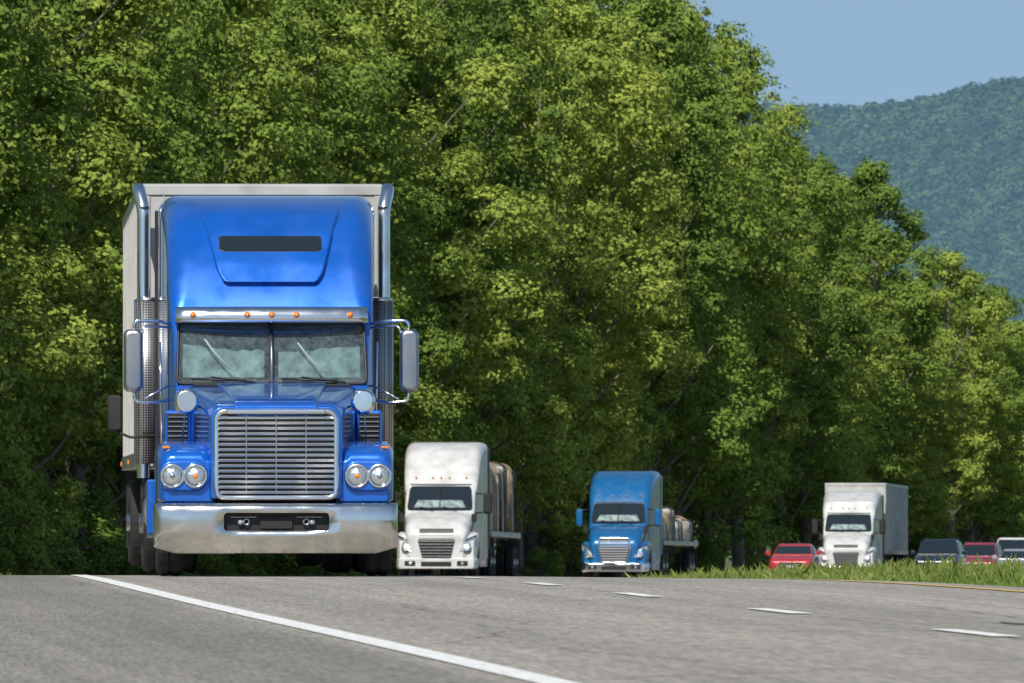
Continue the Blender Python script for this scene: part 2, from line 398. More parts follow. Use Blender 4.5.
        pymesh('mesh_sunshade', vv, q, M['shade'], P, smoothf=True)
    tube('sunshade_strap', [(-.70, yf(2.42)+.06, 2.44), (-.60, yf(2.3)+.06, 2.30), (-.42, yf(2.1)+.06, 2.10)], .011, M['strip'], P, 6)
    tube('sunshade_strap', [(.22, yf(2.42)+.06, 2.44), (.34, yf(2.3)+.06, 2.28), (.50, yf(2.1)+.06, 2.08)], .011, M['strip'], P, 6)
    ring_y('steering_wheel', .5, 2.65, 2.05, .22, .018, M['black'], P)
    def rows(pairs, n=12):
        z0 = [p[0] for p in pairs]; out = []
        for t in list(np.linspace(pairs[0][0], pairs[1][0], 4)[:-1])+list(np.linspace(pairs[1][0], pairs[-1][0], n)): out.append((t, -np.interp(t, z0, [p[1] for p in pairs]), np.interp(t, z0, [p[1] for p in pairs])))
        return out
    patch('roof_fairing_panel', yf, rows([(2.985, .44), (3.02, .50), (3.10, .555), (3.6, .68), (3.80, .76), (3.90, .80)], 18), .07, B, P, edge=.02, nx=18)
    patch('roof_window_frame', yf, rows([(3.31, .49), (3.335, .535), (3.465, .535), (3.49, .49)], 7), .076, M['black'], P, edge=-.065)
    patch('roof_window', yf, rows([(3.325, .47), (3.35, .515), (3.45, .515), (3.475, .47)], 7), .085, M['glassd'], P)
    v = []; f = []; xs2 = np.linspace(-.985, .985, 21)
    prof = [(2.16, 2.60), (1.98, 2.585), (1.965, 2.60), (2.0, 2.70), (2.05, 2.735), (2.2, 2.74)]
    for (y, z) in prof:
        for x in xs2: v.append((x, y+.09*x*x, z))
    n = len(xs2)
    for j in range(len(prof)-1):
        for i in range(n-1): a = j*n+i; f.append((a, a+1, a+n+1, a+n))
    pymesh('sun_visor', v, f, C, P, smoothf=True, solid=.01)
    for x in (-.80, -.25, 0, .25, .80):
        disc_y('clearance_lamp', x, 1.975+.09*x*x, 2.655, .034, .03, M['amber'], P, n=14, dome=.035)
    for s in (-1, 1):
        rr_ = []
        for z in np.linspace(1.95, 2.58, 9):
            t = (z-1.95)/.63; o = (.962-.02*t)
            rr_.append((z, .012, o) if s > 0 else (z, -o, -.012))
        patch('windshield_pane', yf, rr_, .02, M['glass'], P, curve=.02)
        cor = lambda x, z: (x, yf(z)-.03+.02*x*x, z)
        e = .965*s
        tube('windshield_gasket', arc([cor(.012*s, 2.2), cor(.012*s, 1.955), cor(e, 1.955), cor(e*.98, 2.575), cor(.012*s, 2.575), cor(.012*s, 2.2)], .06), .015, M['black'], P, 8, cap=False)
        box('cowl_vent', min(.2*s, .8*s), max(.2*s, .8*s), 1.86, 1.9, 1.925, 1.95, M['black'], P, .004)
    tube('windshield_divider', [(0, yf(1.95)-.05, 1.95), (0, yf(2.57)-.05, 2.57)], .014, M['steel'], P, 8)
    for x in (-.42, .50):
        tube('wiper_arm', [(x+.25, 1.875, 1.965), (x-.02, 1.885, 2.00), (x-.20, 1.90, 2.02)], .009, M['black'], P, 6)
        tube('wiper_blade', [(x+.16, 1.89, 1.985), (x-.40, 1.90, 2.00)], .011, M['black'], P, 6)
    for s in (-1, 1):
        xa = s*1.045
        box('side_window', min(xa, xa+s*.012), max(xa, xa+s*.012), 2.45, 3.15, 2.05, 2.6, M['glassd'], P, .004)
        box('door_step_fairing', s*1.03-.09 if s > 0 else -1.14, s*1.03+.11 if s > 0 else -.94, 2.3, 5.2, .45, .95, B, P, .04)
        mx = s*1.41
        loft('mirror_shell', [(2.02, mx-.06, mx+.06, 1.92, 2.46, .05, .05), (2.04, mx-.085, mx+.085, 1.88, 2.50, .06, .06), (2.08, mx-.095, mx+.095, 1.87, 2.51, .06, .06), (2.18, mx-.10, mx+.10, 1.87, 2.51, .06, .06)], M['steel'], P)
        box('mirror_glass', mx-.085, mx+.085, 2.182, 2.19, 1.90, 2.48, M['glassd'], P, .004)
        tube('mirror_arm', arc([(s*1.03, 2.25, 2.57), (s*1.2, 2.12, 2.60), (s*1.40, 2.1, 2.60), (s*1.40, 2.1, 2.48)], .06), .017, C, P, 8)
        tube('mirror_arm', arc([(s*1.03, 2.25, 2.53), (s*1.3, 2.12, 2.55), (s*1.33, 2.1, 2.44)], .06), .012, C, P, 8)
        tube('mirror_arm', arc([(s*1.0, 2.3, 1.80), (s*1.2, 2.12, 1.76), (s*1.40, 2.1, 1.78), (s*1.40, 2.1, 1.9)], .06), .017, C, P, 8)
        tube('mirror_brace', [(s*1.02, 2.3, 1.95), (s*1.30, 2.12, 1.80)], .011, C, P, 8)
        ex = s*1.26
        tube('exhaust_stack', arc([(ex, 5.55, 1.0), (ex, 5.55, 3.82), (ex+s*.045, 5.66, 4.0), (ex+s*.05, 5.75, 4.04)], .2, 8), .070, C, P, 18, cap=False)
        tube('exhaust_inner', [(ex, 5.55, 1.0), (ex, 5.55, 3.85)], .06, M['black'], P, 12)
        tube('muffler_shield', [(ex-s*.03, 5.5, 1.15), (ex-s*.03, 5.5, 2.86)], .135, M['perf'], P, 20)
        tube('muffler_cap', [(ex-s*.03, 5.5, 2.86), (ex-s*.03, 5.5, 2.9)], [.14, .09], C, P, 20)
        box('exhaust_bracket', min(s*1.05, ex), max(s*1.05, ex), 5.42, 5.48, 2.4, 2.46, M['steel'], P)
        tube('grab_handle', [(s*1.10, 3.3, 1.3), (s*1.12, 3.3, 2.4)], .014, C, P, 8)
        tube('fuel_tank', [(s*.98, 2.95, .66), (s*.98, 4.5, .66)], .31, M['steel'], P, 28)
        for zz_ in (.38, .62): box('step', s*1.12-.14, s*1.12+.14, 2.35, 2.85, zz_, zz_+.04, M['steel'], P, .006)
        box('battery_box', s*1.16-.11, s*1.16+.11, 2.20, 2.35, .42, .98, B if s < 0 else M['dark'], P, .02)
        box('quarter_fender', s*.98-.3, s*.98+.3, 6.0, 8.2, 1.07, 1.09, M['black'], P, .004)
        box('mud_flap', s*.98-.28, s*.98+.28, 8.3, 8.32, .18, 1.0, M['black'], P, 0)
        box('frame_rail', s*.42-.05, s*.42+.05, .4, 8.3, .66, .92, M['dark'], P)
        wheel(s*1.05, 1.18, .52, .28, P, True, s)
        box('sleeper_side_extender', s*1.13-.015, s*1.13+.015, 5.2, 5.5, 1.0, 3.80, M['black'], P, .006)
    loft('side_mirror_shell', [(5.3, -1.63, -1.50, 1.50, 1.86, .04, .04), (5.4, -1.64, -1.49, 1.49, 1.87, .04, .04)], M['dark'], P)  # small dark box on a bracket, a side mirror rather than a lamp
    tube('side_mirror_arm', arc([(-1.12, 5.35, 1.45), (-1.4, 5.35, 1.42), (-1.56, 5.35, 1.5)], .06), .014, M['dark'], P, 8)
    tube('front_axle', [(-.95, 1.18, .48), (.95, 1.18, .48)], .075, M['dark'], P, 10)
    box('engine_sump', -.35, .35, .5, 1.9, .38, .8, M['dark'], P, .05)
    drive_axles(P, (6.35, 7.65))
    box('fifth_wheel', -.45, .45, 6.5, 7.5, .95, 1.1, M['dark'], P)
    tube('antenna', [(-1.33, 2.1, 2.5), (-1.36, 2.15, 3.3)], .005, M['black'], P, 5)
    van_trailer(P, 6.15, 15.2, M['alu'], M['alu'])
    return P
h = hero(); place(h, -2.36, 114., yaw=-.045, pitch=-.006)

# ------------------------------------------------------------------ aerodynamic tractors (far trucks)
def aero(name, paint, load, gr_m, ztop=4.0, chrome_bumper=False, lit=False):
    P = empty(name)
    body = M[paint]
    loft('hood', [S(0.0, .78, .45, 1.25, .16, .08), S(.10, .88, .42, 1.45, .22, .08), S(.35, .95, .40, 1.66, .25, .08), S(.9, .99, .40, 1.84, .25), S(1.55, 1.03, .45, 2.0, .22)], body, P, n=7)
    cab = [(1.52, 1.03, .6, 2.0, .12), (1.6, 1.04, .6, 2.10, .16), (2.05, 1.05, .6, 2.74, .22), (2.12, 1.08, .6, 2.86, .24), (2.45, 1.12, .6, 3.3, .30), (2.9, 1.14, .6, ztop-.35, .34), (3.5, 1.17, .6, ztop-.1, .34), (4.3, 1.19, .6, ztop, .28), (5.4, 1.20, .6, ztop, .22)]
    loft('cab_and_sleeper', [S(*c) for c in cab], body, P, n=8)
    zz = [c[3] for c in cab]; yy = [c[0] for c in cab]; yf = lambda z: float(np.interp(z, zz, yy))
    def rows(p, n=9):
        z0 = [q[0] for q in p]
        return [(t, -np.interp(t, z0, [q[1] for q in p]), np.interp(t, z0, [q[1] for q in p])) for t in np.linspace(p[0][0], p[-1][0], n)]
    patch('windshield', yf, rows([(2.04, .94), (2.08, .98), (2.68, .92), (2.76, .86)]), .05, M['glassd'], P, curve=.03)
    tube('windshield_divider', [(0, yf(2.05)-.065, 2.05), (0, yf(2.72)-.065, 2.72)], .02, M['black'], P, 6)
    patch('dash_shade', yf, rows([(2.12, .78), (2.34, .66)], 3), .058, M['shade'], P, curve=.03)
    for x in (-.75, -.25, 0, .25, .75):
        disc_y('clearance_lamp', x, yf(3.0)-.04, 3.02, .028, .05, M['amber'], P, 10, dome=.03)
    patch('roof_visor_gap', yf, rows([(2.79, .90), (2.83, .93)], 3), .03, M['black'], P, curve=.03)
    g0, g1 = (.62, 1.48)
    v = [(-.42, -.035, g0), (.42, -.035, g0), (.55, .0, 1.1), (.50, .10, g1), (-.50, .10, g1), (-.55, .0, 1.1)]
    pymesh('grille', v, [(0, 1, 2, 5), (5, 2, 3, 4)], M['black'], P, solid=.03)
    for k in range(9):
        z = g0+.05+k*.09; hwk = np.interp(z, [g0, 1.1, g1], [.42, .55, .50])-.02; yk = np.interp(z, [g0, 1.1, g1], [-.035, 0, .1])-.03
        box('grille_bar', -hwk, hwk, yk-.02, yk+.01, z-.024, z+.020 if gr_m == 'satin' else z-.010, M[gr_m], P, .004)
    if gr_m == 'satin':
        tube('grille_surround', arc([(0, -.06, g0), (-.44, -.06, g0), (-.58, -.03, 1.1), (-.52, .07, g1+.02), (.52, .07, g1+.02), (.58, -.03, 1.1), (.44, -.06, g0), (0, -.06, g0)], .08), .03, M['chrome'], P, 8, cap=False)
    bm = M['chrome'] if chrome_bumper else body
    loft('bumper', [S(-.06, 1.0, .30, .58, .08, .08), S(.0, 1.12, .28, .62, .1, .08), S(.25, 1.2, .28, .64, .1, .08), S(.6, 1.22, .3, .62, .1, .08)], bm, P)
    box('bumper_intake', -.45, .45, -.075, -.05, .36, .5, M['black'], P, .01)
    for s in (-1, 1):
        box('fog_recess', s*.78-.16, s*.78+.16, -.085, -.055, .38, .52, M['black'], P, .02)
        disc_y('fog_lamp', s*.78, -.095, .45, .05, .02, M['lens'], P, 12, dome=.02)
        def F(y, a, b, z0, z1, rt=.13):
            x0, x1 = (a, b) if s > 0 else (-b, -a)
            return (y, x0, x1, z0, z1, rt, .03)
        loft('fender', [F(.12, .75, 1.10, .6, 1.10, .12), F(.35, .75, 1.19, .6, 1.28, .15), F(.6, .75, 1.22, .9, 1.36, .14), F(1.0, .75, 1.22, 1.1, 1.40, .12), F(1.4, .75, 1.22, 1.08, 1.36, .1), F(1.65, .75, 1.21, .7, 1.25, .1)], body, P)
        q = [(.70, .02, .80), (.98, .09, .82), (1.14, .24, 1.10), (1.16, .34, 1.26), (.98, .18, 1.16), (.74, .05, .98)]
        vv = [(s*a, b-.03, c) for a, b, c in q]
        pymesh('headlamp', vv, [(0, 1, 4, 5), (1, 2, 3, 4)], M['lens'], P, solid=.03)
        vv = [(s*a, b-.012, c) for a, b, c in [(.66, .02, .76), (1.0, .09, .78), (1.17, .24, 1.08), (1.19, .34, 1.30), (.97, .18, 1.21), (.71, .05, 1.02)]]
        pymesh('headlamp_surround', vv, [(0, 1, 4, 5), (1, 2, 3, 4)], M['black'], P, solid=.02)
        if lit: disc_y('headlamp_bulb', s*.90, .03, .95, .075, .05, M['lit'], P, 14, dome=.02)
        mx = s*1.42
        loft('mirror_shell', [(1.72, mx-.10, mx+.10, 1.98, 2.52, .07, .07), (1.80, mx-.13, mx+.13, 1.93, 2.56, .08, .08), (1.9, mx-.13, mx+.13, 1.93, 2.56, .08, .08)], M['black'] if paint != 'blue2' else M['blue2'], P)
        tube('mirror_arm', [(s*1.04, 1.95, 2.55), (mx, 1.85, 2.5)], .022, M['black'], P, 6)
        tube('mirror_arm', [(s*1.04, 1.95, 1.95), (mx, 1.85, 2.0)], .022, M['black'], P, 6)
        tube('hood_mirror_arm', [(s*1.0, .7, 1.4), (s*1.08, .6, 1.75)], .016, M['black'], P, 6)
        loft('hood_mirror', [(.56, s*1.08-.07, s*1.08+.07, 1.68, 1.92, .05, .05), (.64, s*1.08-.08, s*1.08+.08, 1.67, 1.93, .05, .05)], M['black'], P)
        xa = s*1.085
        box('side_window', min(xa, xa+s*.012), max(xa, xa+s*.012), 2.35, 3.05, 2.05, 2.65, M['glassd'], P, .004)
        box('side_fairing', s*1.14-.05, s*1.14+.05, 2.0, 5.3, .35, .95, body, P, .03)
        tube('fuel_tank', [(s*.9, 2.6, .62), (s*.9, 4.6, .62)], .3, M['steel'], P, 20)
        box('sleeper_side_extender', s*1.205-.015, s*1.205+.015, 5.35, 5.9, .9, ztop-.16, body if paint != 'white' else M['black'], P, .006)
        box('frame_rail', s*.42-.05, s*.42+.05, .4, 8.3, .66, .92, M['dark'], P)
        wheel(s*1.04, 1.08, .52, .28, P, True, s)
    tube('front_axle', [(-.95, 1.08, .48), (.95, 1.08, .48)], .075, M['dark'], P, 10)
    for x in (-.5, .2):
        tube('wiper_arm', [(x+.3, 1.48, 2.04), (x-.1, 1.54, 2.14)], .014, M['black'], P, 6)
    box('engine_sump', -.4, .4, .3, 1.9, .35, .8, M['dark'], P, .05)
    drive_axles(P, (6.3, 7.6))
    if load == 'van':
        van_trailer(P, 6.3, 15.2, M['whitetr'], M['whitetr'])
    else:
        y0 = 6.3; Lh = 14.6
        box('flatbed_deck', -1.28, 1.28, y0, y0+Lh, 1.28, 1.45, M['steel'], P, .02)
        box('flatbed_beam', -.5, .5, y0+1, y0+Lh-1, .85, 1.28, M['dark'], P, .02)
        box('headboard', -1.25, 1.25, y0+.05, y0+.12, 1.46, 2.6 if load == 'tarp' else 2.0, M['steel'], P, .02)
        for s in (-1, 1):
            for yy_ in (y0+Lh-3.1, y0+Lh-1.8):
                for xo in (.83, 1.13): wheel(s*xo, yy_, .51, .26, P, xo > 1, s)
            box('landing_leg', s*.75-.06, s*.75+.06, y0+2.6, y0+2.72, .3, 1.28, M['dark'], P)
            box('mud_flap', s*.97-.3, s*.97+.3, y0+Lh-.6, y0+Lh-.58, .2, 1.2, M['black'], P, 0)
        r = rs(4 if load == 'tarp' else 9)
        k = y0+.4; i = 0
        while k < y0+Lh-1.5:
            ln = r.uniform(1.8, 2.8); tall = r.uniform(1.6, 2.15) if load == 'tarp' else r.uniform(.6, 1.15); hwk = r.uniform(1.1, 1.22)
            secs = []
            for t in np.linspace(0, 1, 7):
                sag = .12*math.sin(t*math.pi*2.3+i)+r.uniform(-.05, .05); e = .12 if t in (0, 1) else 0
                secs.append((k+ln*t, -hwk+e+r.uniform(-.04, .04), hwk-e+r.uniform(-.04, .04), 1.47, 1.47+tall+sag-e, .16, .05))
            loft('tarped_cargo', secs, M['tarp' if (i % 2 == 0) == (load == 'tarp') else 'tarpw'], P)
            for t in (.3, .7):
                yy_ = k+ln*t; zt_ = 1.5+tall+.12
                tube('cargo_strap', arc([(-1.27, yy_, 1.4), (-1.24, yy_, zt_-.1), (-1.0, yy_, zt_+.03), (1.0, yy_, zt_+.03), (1.24, yy_, zt_-.1), (1.27, yy_, 1.4)], .1), .022, M['wood'] if i % 3 == 0 else M['black'], P, 5)
            if load == 'tarp': box('dunnage', -1.2, 1.2, k+ln+.02, k+ln+.14, 1.46, 1.9, M['wood'], P, .01)
            k += ln+.25; i += 1
    return P
a = aero('white_semi_truck', 'white', 'tarp', 'steel', 4.10, lit=True); place(a, -2.25, 338., yaw=.060)
a = aero('flatbed_semi_truck', 'blue2', 'low', 'satin', 3.95, True); place(a, 3.66, 408., yaw=.10)
a = aero('box_trailer_semi_truck', 'white', 'van', 'steel', 3.75, True, lit=True); place(a, 13.9, 474., yaw=.095)

# ------------------------------------------------------------------ cars
def car(name, paint, kind):
    P = empty(name); b = M[paint]
    if kind == 'suv': W, Hh, Lg, hood, ws0, ws1 = .98, 1.78, 4.9, 1.08, 1.25, 1.95
    elif kind == 'pickup': W, Hh, Lg, hood, ws0, ws1 = 1.0, 1.85, 5.7, 1.15, 1.45, 2.1
    elif kind == 'van': W, Hh, Lg, hood, ws0, ws1 = 1.0, 2.1, 5.6, 1.2, .95, 1.75
    else: W, Hh, Lg, hood, ws0, ws1 = .9, 1.46, 4.6, .95, 1.2, 2.05
    belt = hood+.05
    loft('body', [S(0, W*.78, .35, hood*.72, .12, .08), S(.08, W*.9, .28, hood*.85, .14, .08), S(.35, W*.97, .24, hood*.95, .15, .08), S(ws0, W, .24, belt, .12, .08), S(Lg*.6, W, .24, belt+.03, .1, .08), S(Lg-.4, W*.98, .26, belt+.02, .12, .08), S(Lg, W*.86, .35, belt-.12, .15, .1)], b, P, n=6)
    rear = Lg*.62 if kind == 'pickup' else (Lg-.25 if kind in ('suv', 'van') else Lg-1.0)
    cabin = [S(ws0, W*.90, belt-.08, belt+.02, .05), S(ws1, W*.78, belt-.08, Hh-.03, .14), S(ws1+.3, W*.78, belt-.08, Hh, .14), S(rear-.6, W*.78, belt-.08, Hh-.02, .14), S(rear, W*.86 if kind != 'van' else W*.8, belt-.08, (belt+.25) if kind != 'van' else Hh-.1, .1)]
    loft('roof_cabin', cabin, b, P, n=6)
    yf = lambda z: float(np.interp(z, [belt+.02, Hh-.03], [ws0, ws1]))
    R = []
    for t in np.linspace(belt+.05, Hh-.10, 7):
        w = np.interp(t, [belt, Hh], [W*.84, W*.68]); R.append((t, -w, w))
    patch('windshield', yf, R, .04, M['glassd'], P, curve=.03)
    for s in (-1, 1):
        yy0, yy1 = ws1+.05, rear-.55
        zt = Hh-.13
        v = [(s*(W*.90), ws0+.45, belt+.02), (s*(W*.90), yy1+.3, belt+.02), (s*(W*.79), yy1, zt), (s*(W*.79), yy0, zt)]
        pymesh('side_window', v, [(0, 1, 2, 3)], M['glassd'], P, solid=.03)
        q = [(W*.58, .04, hood*.62), (W*.86, .10, hood*.64), (W*.93, .32, hood*.82), (W*.62, .14, hood*.80)]
        pymesh('headlamp', [(s*a_, b_-.03, c_) for a_, b_, c_ in q], [(0, 1, 2, 3)], M['lens'], P, solid=.03)
        loft('door_mirror', [(ws0+.35, s*(W+.12)-.1, s*(W+.12)+.1, belt+.0, belt+.17, .05, .05), (ws0+.5, s*(W+.12)-.1, s*(W+.12)+.1, belt+.0, belt+.17, .05, .05)], b, P)
        for yw in (.9, Lg-1.0): wheel(s*(W-.13), yw, .35, .24, P, True, s)
        box('tail_lamp', s*W*.8-.08, s*W*.8+.08, Lg-.06, Lg-.0, belt-.35, belt-.12, M['redlens'], P)
    box('grille', -W*.5, W*.5, -.035, .02, hood*.55, hood*.75, M['black'], P, .02)
    box('grille_trim', -W*.48, W*.48, -.05, -.034, hood*.64, hood*.67, M['chrome'], P, .005)
    box('lower_intake', -W*.6, W*.6, -.03, .02, .36, .48, M['black'], P, .02)
    box('number_plate', -.16, .16, -.05, -.031, .5, .58, M['white'], P, .004)
    if kind == 'suv':
        for s in (-1, 1): tube('roof_rail', [(s*W*.68, ws1+.3, Hh+.03), (s*W*.68, rear-.7, Hh+.02)], .02, M['black'], P, 6)
    return P
place(car('red_car', 'red', 'sedan'), 11.05, 452.)
place(car('black_suv', 'nblack', 'suv'), 18.0, 484.)
place(car('maroon_car', 'maroon', 'suv'), 21.4, 525.)
place(car('white_van', 'white', 'van'), 24.0, 548.)
place(car('silver_car', 'silver', 'sedan'), 22.3, 505.)
place(car('red_hatchback', 'red', 'suv'), 28.5, 602.)

# ------------------------------------------------------------------ road
def strip(name, u0, u1, d0, d1, m, dz, nu=1, step=1.0):
    ds = np.arange(math.ceil(d0), math.floor(d1)+.5, step)
    if d0 < ds[0]: ds = np.concatenate([[d0], ds])
    if d1 > ds[-1]: ds = np.concatenate([ds, [d1]])
    us = np.linspace(u0, u1, nu+1)
    U, D = np.meshgrid(us, ds)
    V = np.stack([xleft(D)+U, D, zroad(U, D)+dz], -1).reshape(-1, 3)
    uv = np.stack([U, D], -1).reshape(-1, 2)
    n = nu+1; q = []
    for i in range(len(ds)-1):
        for j in range(nu): a_ = i*n+j; q.append((a_, a_+1, a_+n+1, a_+n))
    me = npmesh(name, V, q, [m], uv=uv, smoothf=True)
    return me

def asphalt():
    m, nt, b = newmat('aged_asphalt'); L = nt.links
    uvn = nt.nodes.new('ShaderNodeUVMap'); uvn.uv_map = 'UVMap'
    def noise(sx, sy, det=4, sc=1.0, rough=.6):
        mp = nt.nodes.new('ShaderNodeMapping'); mp.inputs['Scale'].default_value = (sx, sy, 1)
        L.new(uvn.outputs[0], mp.inputs['Vector'])
        n = nt.nodes.new('ShaderNodeTexNoise'); n.inputs['Scale'].default_value = sc; n.inputs['Detail'].default_value = det; n.inputs['Roughness'].default_value = rough
        L.new(mp.outputs[0], n.inputs['Vector']); return n.outputs['Fac']
    def mr(src, a0, a1, b0, b1, smoothi=False):
        r = nt.nodes.new('ShaderNodeMapRange'); L.new(src, r.inputs[0])
        if smoothi: r.interpolation_type = 'SMOOTHSTEP'
        for i, v_ in enumerate((a0, a1, b0, b1)): r.inputs[i+1].default_value = v_
        return r.outputs[0]
    def mth(op, a_, b_):
        r = nt.nodes.new('ShaderNodeMath'); r.operation = op
        for i, v_ in enumerate((a_, b_)):
            if isinstance(v_, (int, float)): r.inputs[i].default_value = v_
            else: L.new(v_, r.inputs[i])
        return r.outputs[0]
    fine = mr(noise(60, 1.6, 2, 1, .6), .32, .68, .62, 1.38)
    mid = mr(noise(12, .45, 5), .3, .7, .86, 1.14)
    big = mr(noise(.6, .05, 4), .3, .7, .86, 1.14)
    streak = mr(noise(5, .03, 4), .35, .7, 1.06, .86)
    sep = nt.nodes.new('ShaderNodeSeparateXYZ'); L.new(uvn.outputs[0], sep.inputs[0])
    u = sep.outputs[0]
    sh = mr(u, -.30, -.12, .74, 1.0)
    mm = mth('MODULO', mth('ADD', u, 36.6), 3.66); ab = mth('ABSOLUTE', mth('SUBTRACT', mm, 1.83), 0)
    w = mth('ABSOLUTE', mth('SUBTRACT', ab, .95), 0); wp = mr(w, 0, .55, .90, 1.0, True)
    seam = mr(mth('ABSOLUTE', mth('SUBTRACT', ab, 1.83), 0), .0, .035, .40, 1.0)
    seam2 = mr(noise(.3, .3, 2), .45, .55, 1, 0); seamv = mth('MAXIMUM', seam, mth('MULTIPLY', seam2, .95))
    crk = nt.nodes.new('ShaderNodeTexVoronoi'); crk.feature = 'DISTANCE_TO_EDGE'
    mp = nt.nodes.new('ShaderNodeMapping'); mp.inputs['Scale'].default_value = (.22, .11, 1); L.new(uvn.outputs[0], mp.inputs['Vector'])
    nz = nt.nodes.new('ShaderNodeTexNoise'); nz.inputs['Scale'].default_value = 3; nz.inputs['Detail'].default_value = 5; L.new(mp.outputs[0], nz.inputs['Vector'])
    mxv = nt.nodes.new('ShaderNodeMix'); mxv.data_type = 'VECTOR'; mxv.inputs[0].default_value = .12
    L.new(mp.outputs[0], mxv.inputs[4]); L.new(nz.outputs['Color'], mxv.inputs[5])
    L.new(mxv.outputs[1], crk.inputs['Vector']); crk.inputs['Scale'].default_value = 1
    ck = mr(crk.outputs['Distance'], .0, .006, .55, 1.0)
    tot = mth('MULTIPLY', fine, mid)
    for x_ in (big, streak, sh, wp, seamv, ck): tot = mth('MULTIPLY', tot, x_)
    hs = nt.nodes.new('ShaderNodeHueSaturation'); hs.inputs['Color'].default_value = (.302, .282, .250, 1)
    L.new(tot, hs.inputs['Value']); L.new(hs.outputs[0], b.inputs['Base Color'])
    b.inputs['Roughness'].default_value = .9; b.inputs['Specular IOR Level'].default_value = .3
    bp = nt.nodes.new('ShaderNodeBump'); bp.inputs['Strength'].default_value = .35; bp.inputs['Distance'].default_value = .01
    L.new(fine, bp.inputs['Height']); L.new(bp.outputs[0], b.inputs['Normal'])
    return m
AS = asphalt()
addobj('road', strip('road', -3.3, 8.1, -60, 900, AS, 0, 12))
def paintmat(name, col, worn=.35):
    m, nt, b = newmat(name); L = nt.links
    uvn = nt.nodes.new('ShaderNodeUVMap'); uvn.uv_map = 'UVMap'
    mp = nt.nodes.new('ShaderNodeMapping'); mp.inputs['Scale'].default_value = (30, 1.5, 1); L.new(uvn.outputs[0], mp.inputs['Vector'])
    n = nt.nodes.new('ShaderNodeTexNoise'); n.inputs['Scale'].default_value = 1; n.inputs['Detail'].default_value = 8; n.inputs['Roughness'].default_value = .7; L.new(mp.outputs[0], n.inputs['Vector'])
    cr = nt.nodes.new('ShaderNodeValToRGB'); cr.color_ramp.elements[0].position = .28; cr.color_ramp.elements[1].position = .52
    cr.color_ramp.elements[0].color = tuple(c*(1-worn) for c in col)+(1,); cr.color_ramp.elements[1].color = (*col, 1)
    L.new(n.outputs['Fac'], cr.inputs[0]); L.new(cr.outputs[0], b.inputs['Base Color']); b.inputs['Roughness'].default_value = .6
    return m
PW = paintmat('white_road_paint', (.80, .80, .77), .40); PY = paintmat('yellow_road_paint', (.62, .40, .10), .5)
RM = empty('road_markings')
addobj('edge_line', strip('edge_line', -.09, .09, -60, 900, PW, .006), RM)
addobj('median_line', strip('median_line', 7.34, 7.50, -60, 900, PY, .006), RM)
for c in [-20, -8, 4, 16, 28, 41, 53, 65, 76.5, 88, 98.5, 110]+list(np.arange(122, 890, 12.2)):
    addobj('lane_dash', strip('lane_dash', 3.58, 3.74, c-1.6, c+1.6, PW, .006), RM)
TAR = mat('tar_patch', (.09, .085, .08), .8, var=.3)
for (uu_, dd_, du_, dl_) in [(4.5, 70.2, .07, .8)]:
    ang = np.linspace(0, 2*math.pi, 15)[:-1]; rg = rs(int(dd_)); rad = rg.uniform(.6, 1.1, 14)
    U_ = uu_+du_*np.cos(ang)*rad; D_ = dd_+dl_*np.sin(ang)*rad
    U_ = np.append(U_, uu_); D_ = np.append(D_, dd_)
    V_ = np.stack([xleft(D_)+U_, D_, zroad(U_, D_)+.004], -1)
    pymesh('tar_patch', V_, [(i, (i+1) % 14, 14) for i in range(14)], TAR, RM)

# ------------------------------------------------------------------ ground sheet
def groundmat():
    m, nt, b = newmat('ground_soil_grass'); L = nt.links
    geo = nt.nodes.new('ShaderNodeNewGeometry')
    n = nt.nodes.new('ShaderNodeTexNoise'); n.inputs['Scale'].default_value = .5; n.inputs['Detail'].default_value = 10; L.new(geo.outputs['Position'], n.inputs['Vector'])
    cr = nt.nodes.new('ShaderNodeValToRGB'); e = cr.color_ramp.elements
    e[0].position = .3; e[0].color = (.05, .07, .022, 1); e[1].position = .7; e[1].color = (.12, .155, .05, 1)
    L.new(n.outputs['Fac'], cr.inputs[0]); L.new(cr.outputs[0], b.inputs['Base Color']); b.inputs['Roughness'].default_value = .95
    return m
GM = groundmat()
us = np.concatenate([[-6000, -3500, -2000, -1000, -500, -250], np.arange(-130, -12, 8), np.arange(-12, 30, .75), np.arange(30, 130, 10), [250, 500, 1000, 2000, 3500, 6000]])
ds = np.concatenate([[-6000, -3000, -1000, -400], np.arange(-199, 100, 12), np.arange(100, 700, 4), np.arange(700, 1600, 50), [2000, 3000, 4000, 6000, 9000]])
U, D = np.meshgrid(us, ds)
Z = zterr(U, D)
V = np.stack([np.where(D > 1000, xleft(1000), xleft(np.clip(D, -199, 1000)))+U, D, Z], -1).reshape(-1, 3)
n = len(us); ii, jj = np.meshgrid(np.arange(len(ds)-1), np.arange(n-1), indexing='ij'); a_ = (ii*n+jj).ravel()
addobj('ground', npmesh('ground', V, np.stack([a_, a_+1, a_+n+1, a_+n], -1), [GM], smoothf=True))

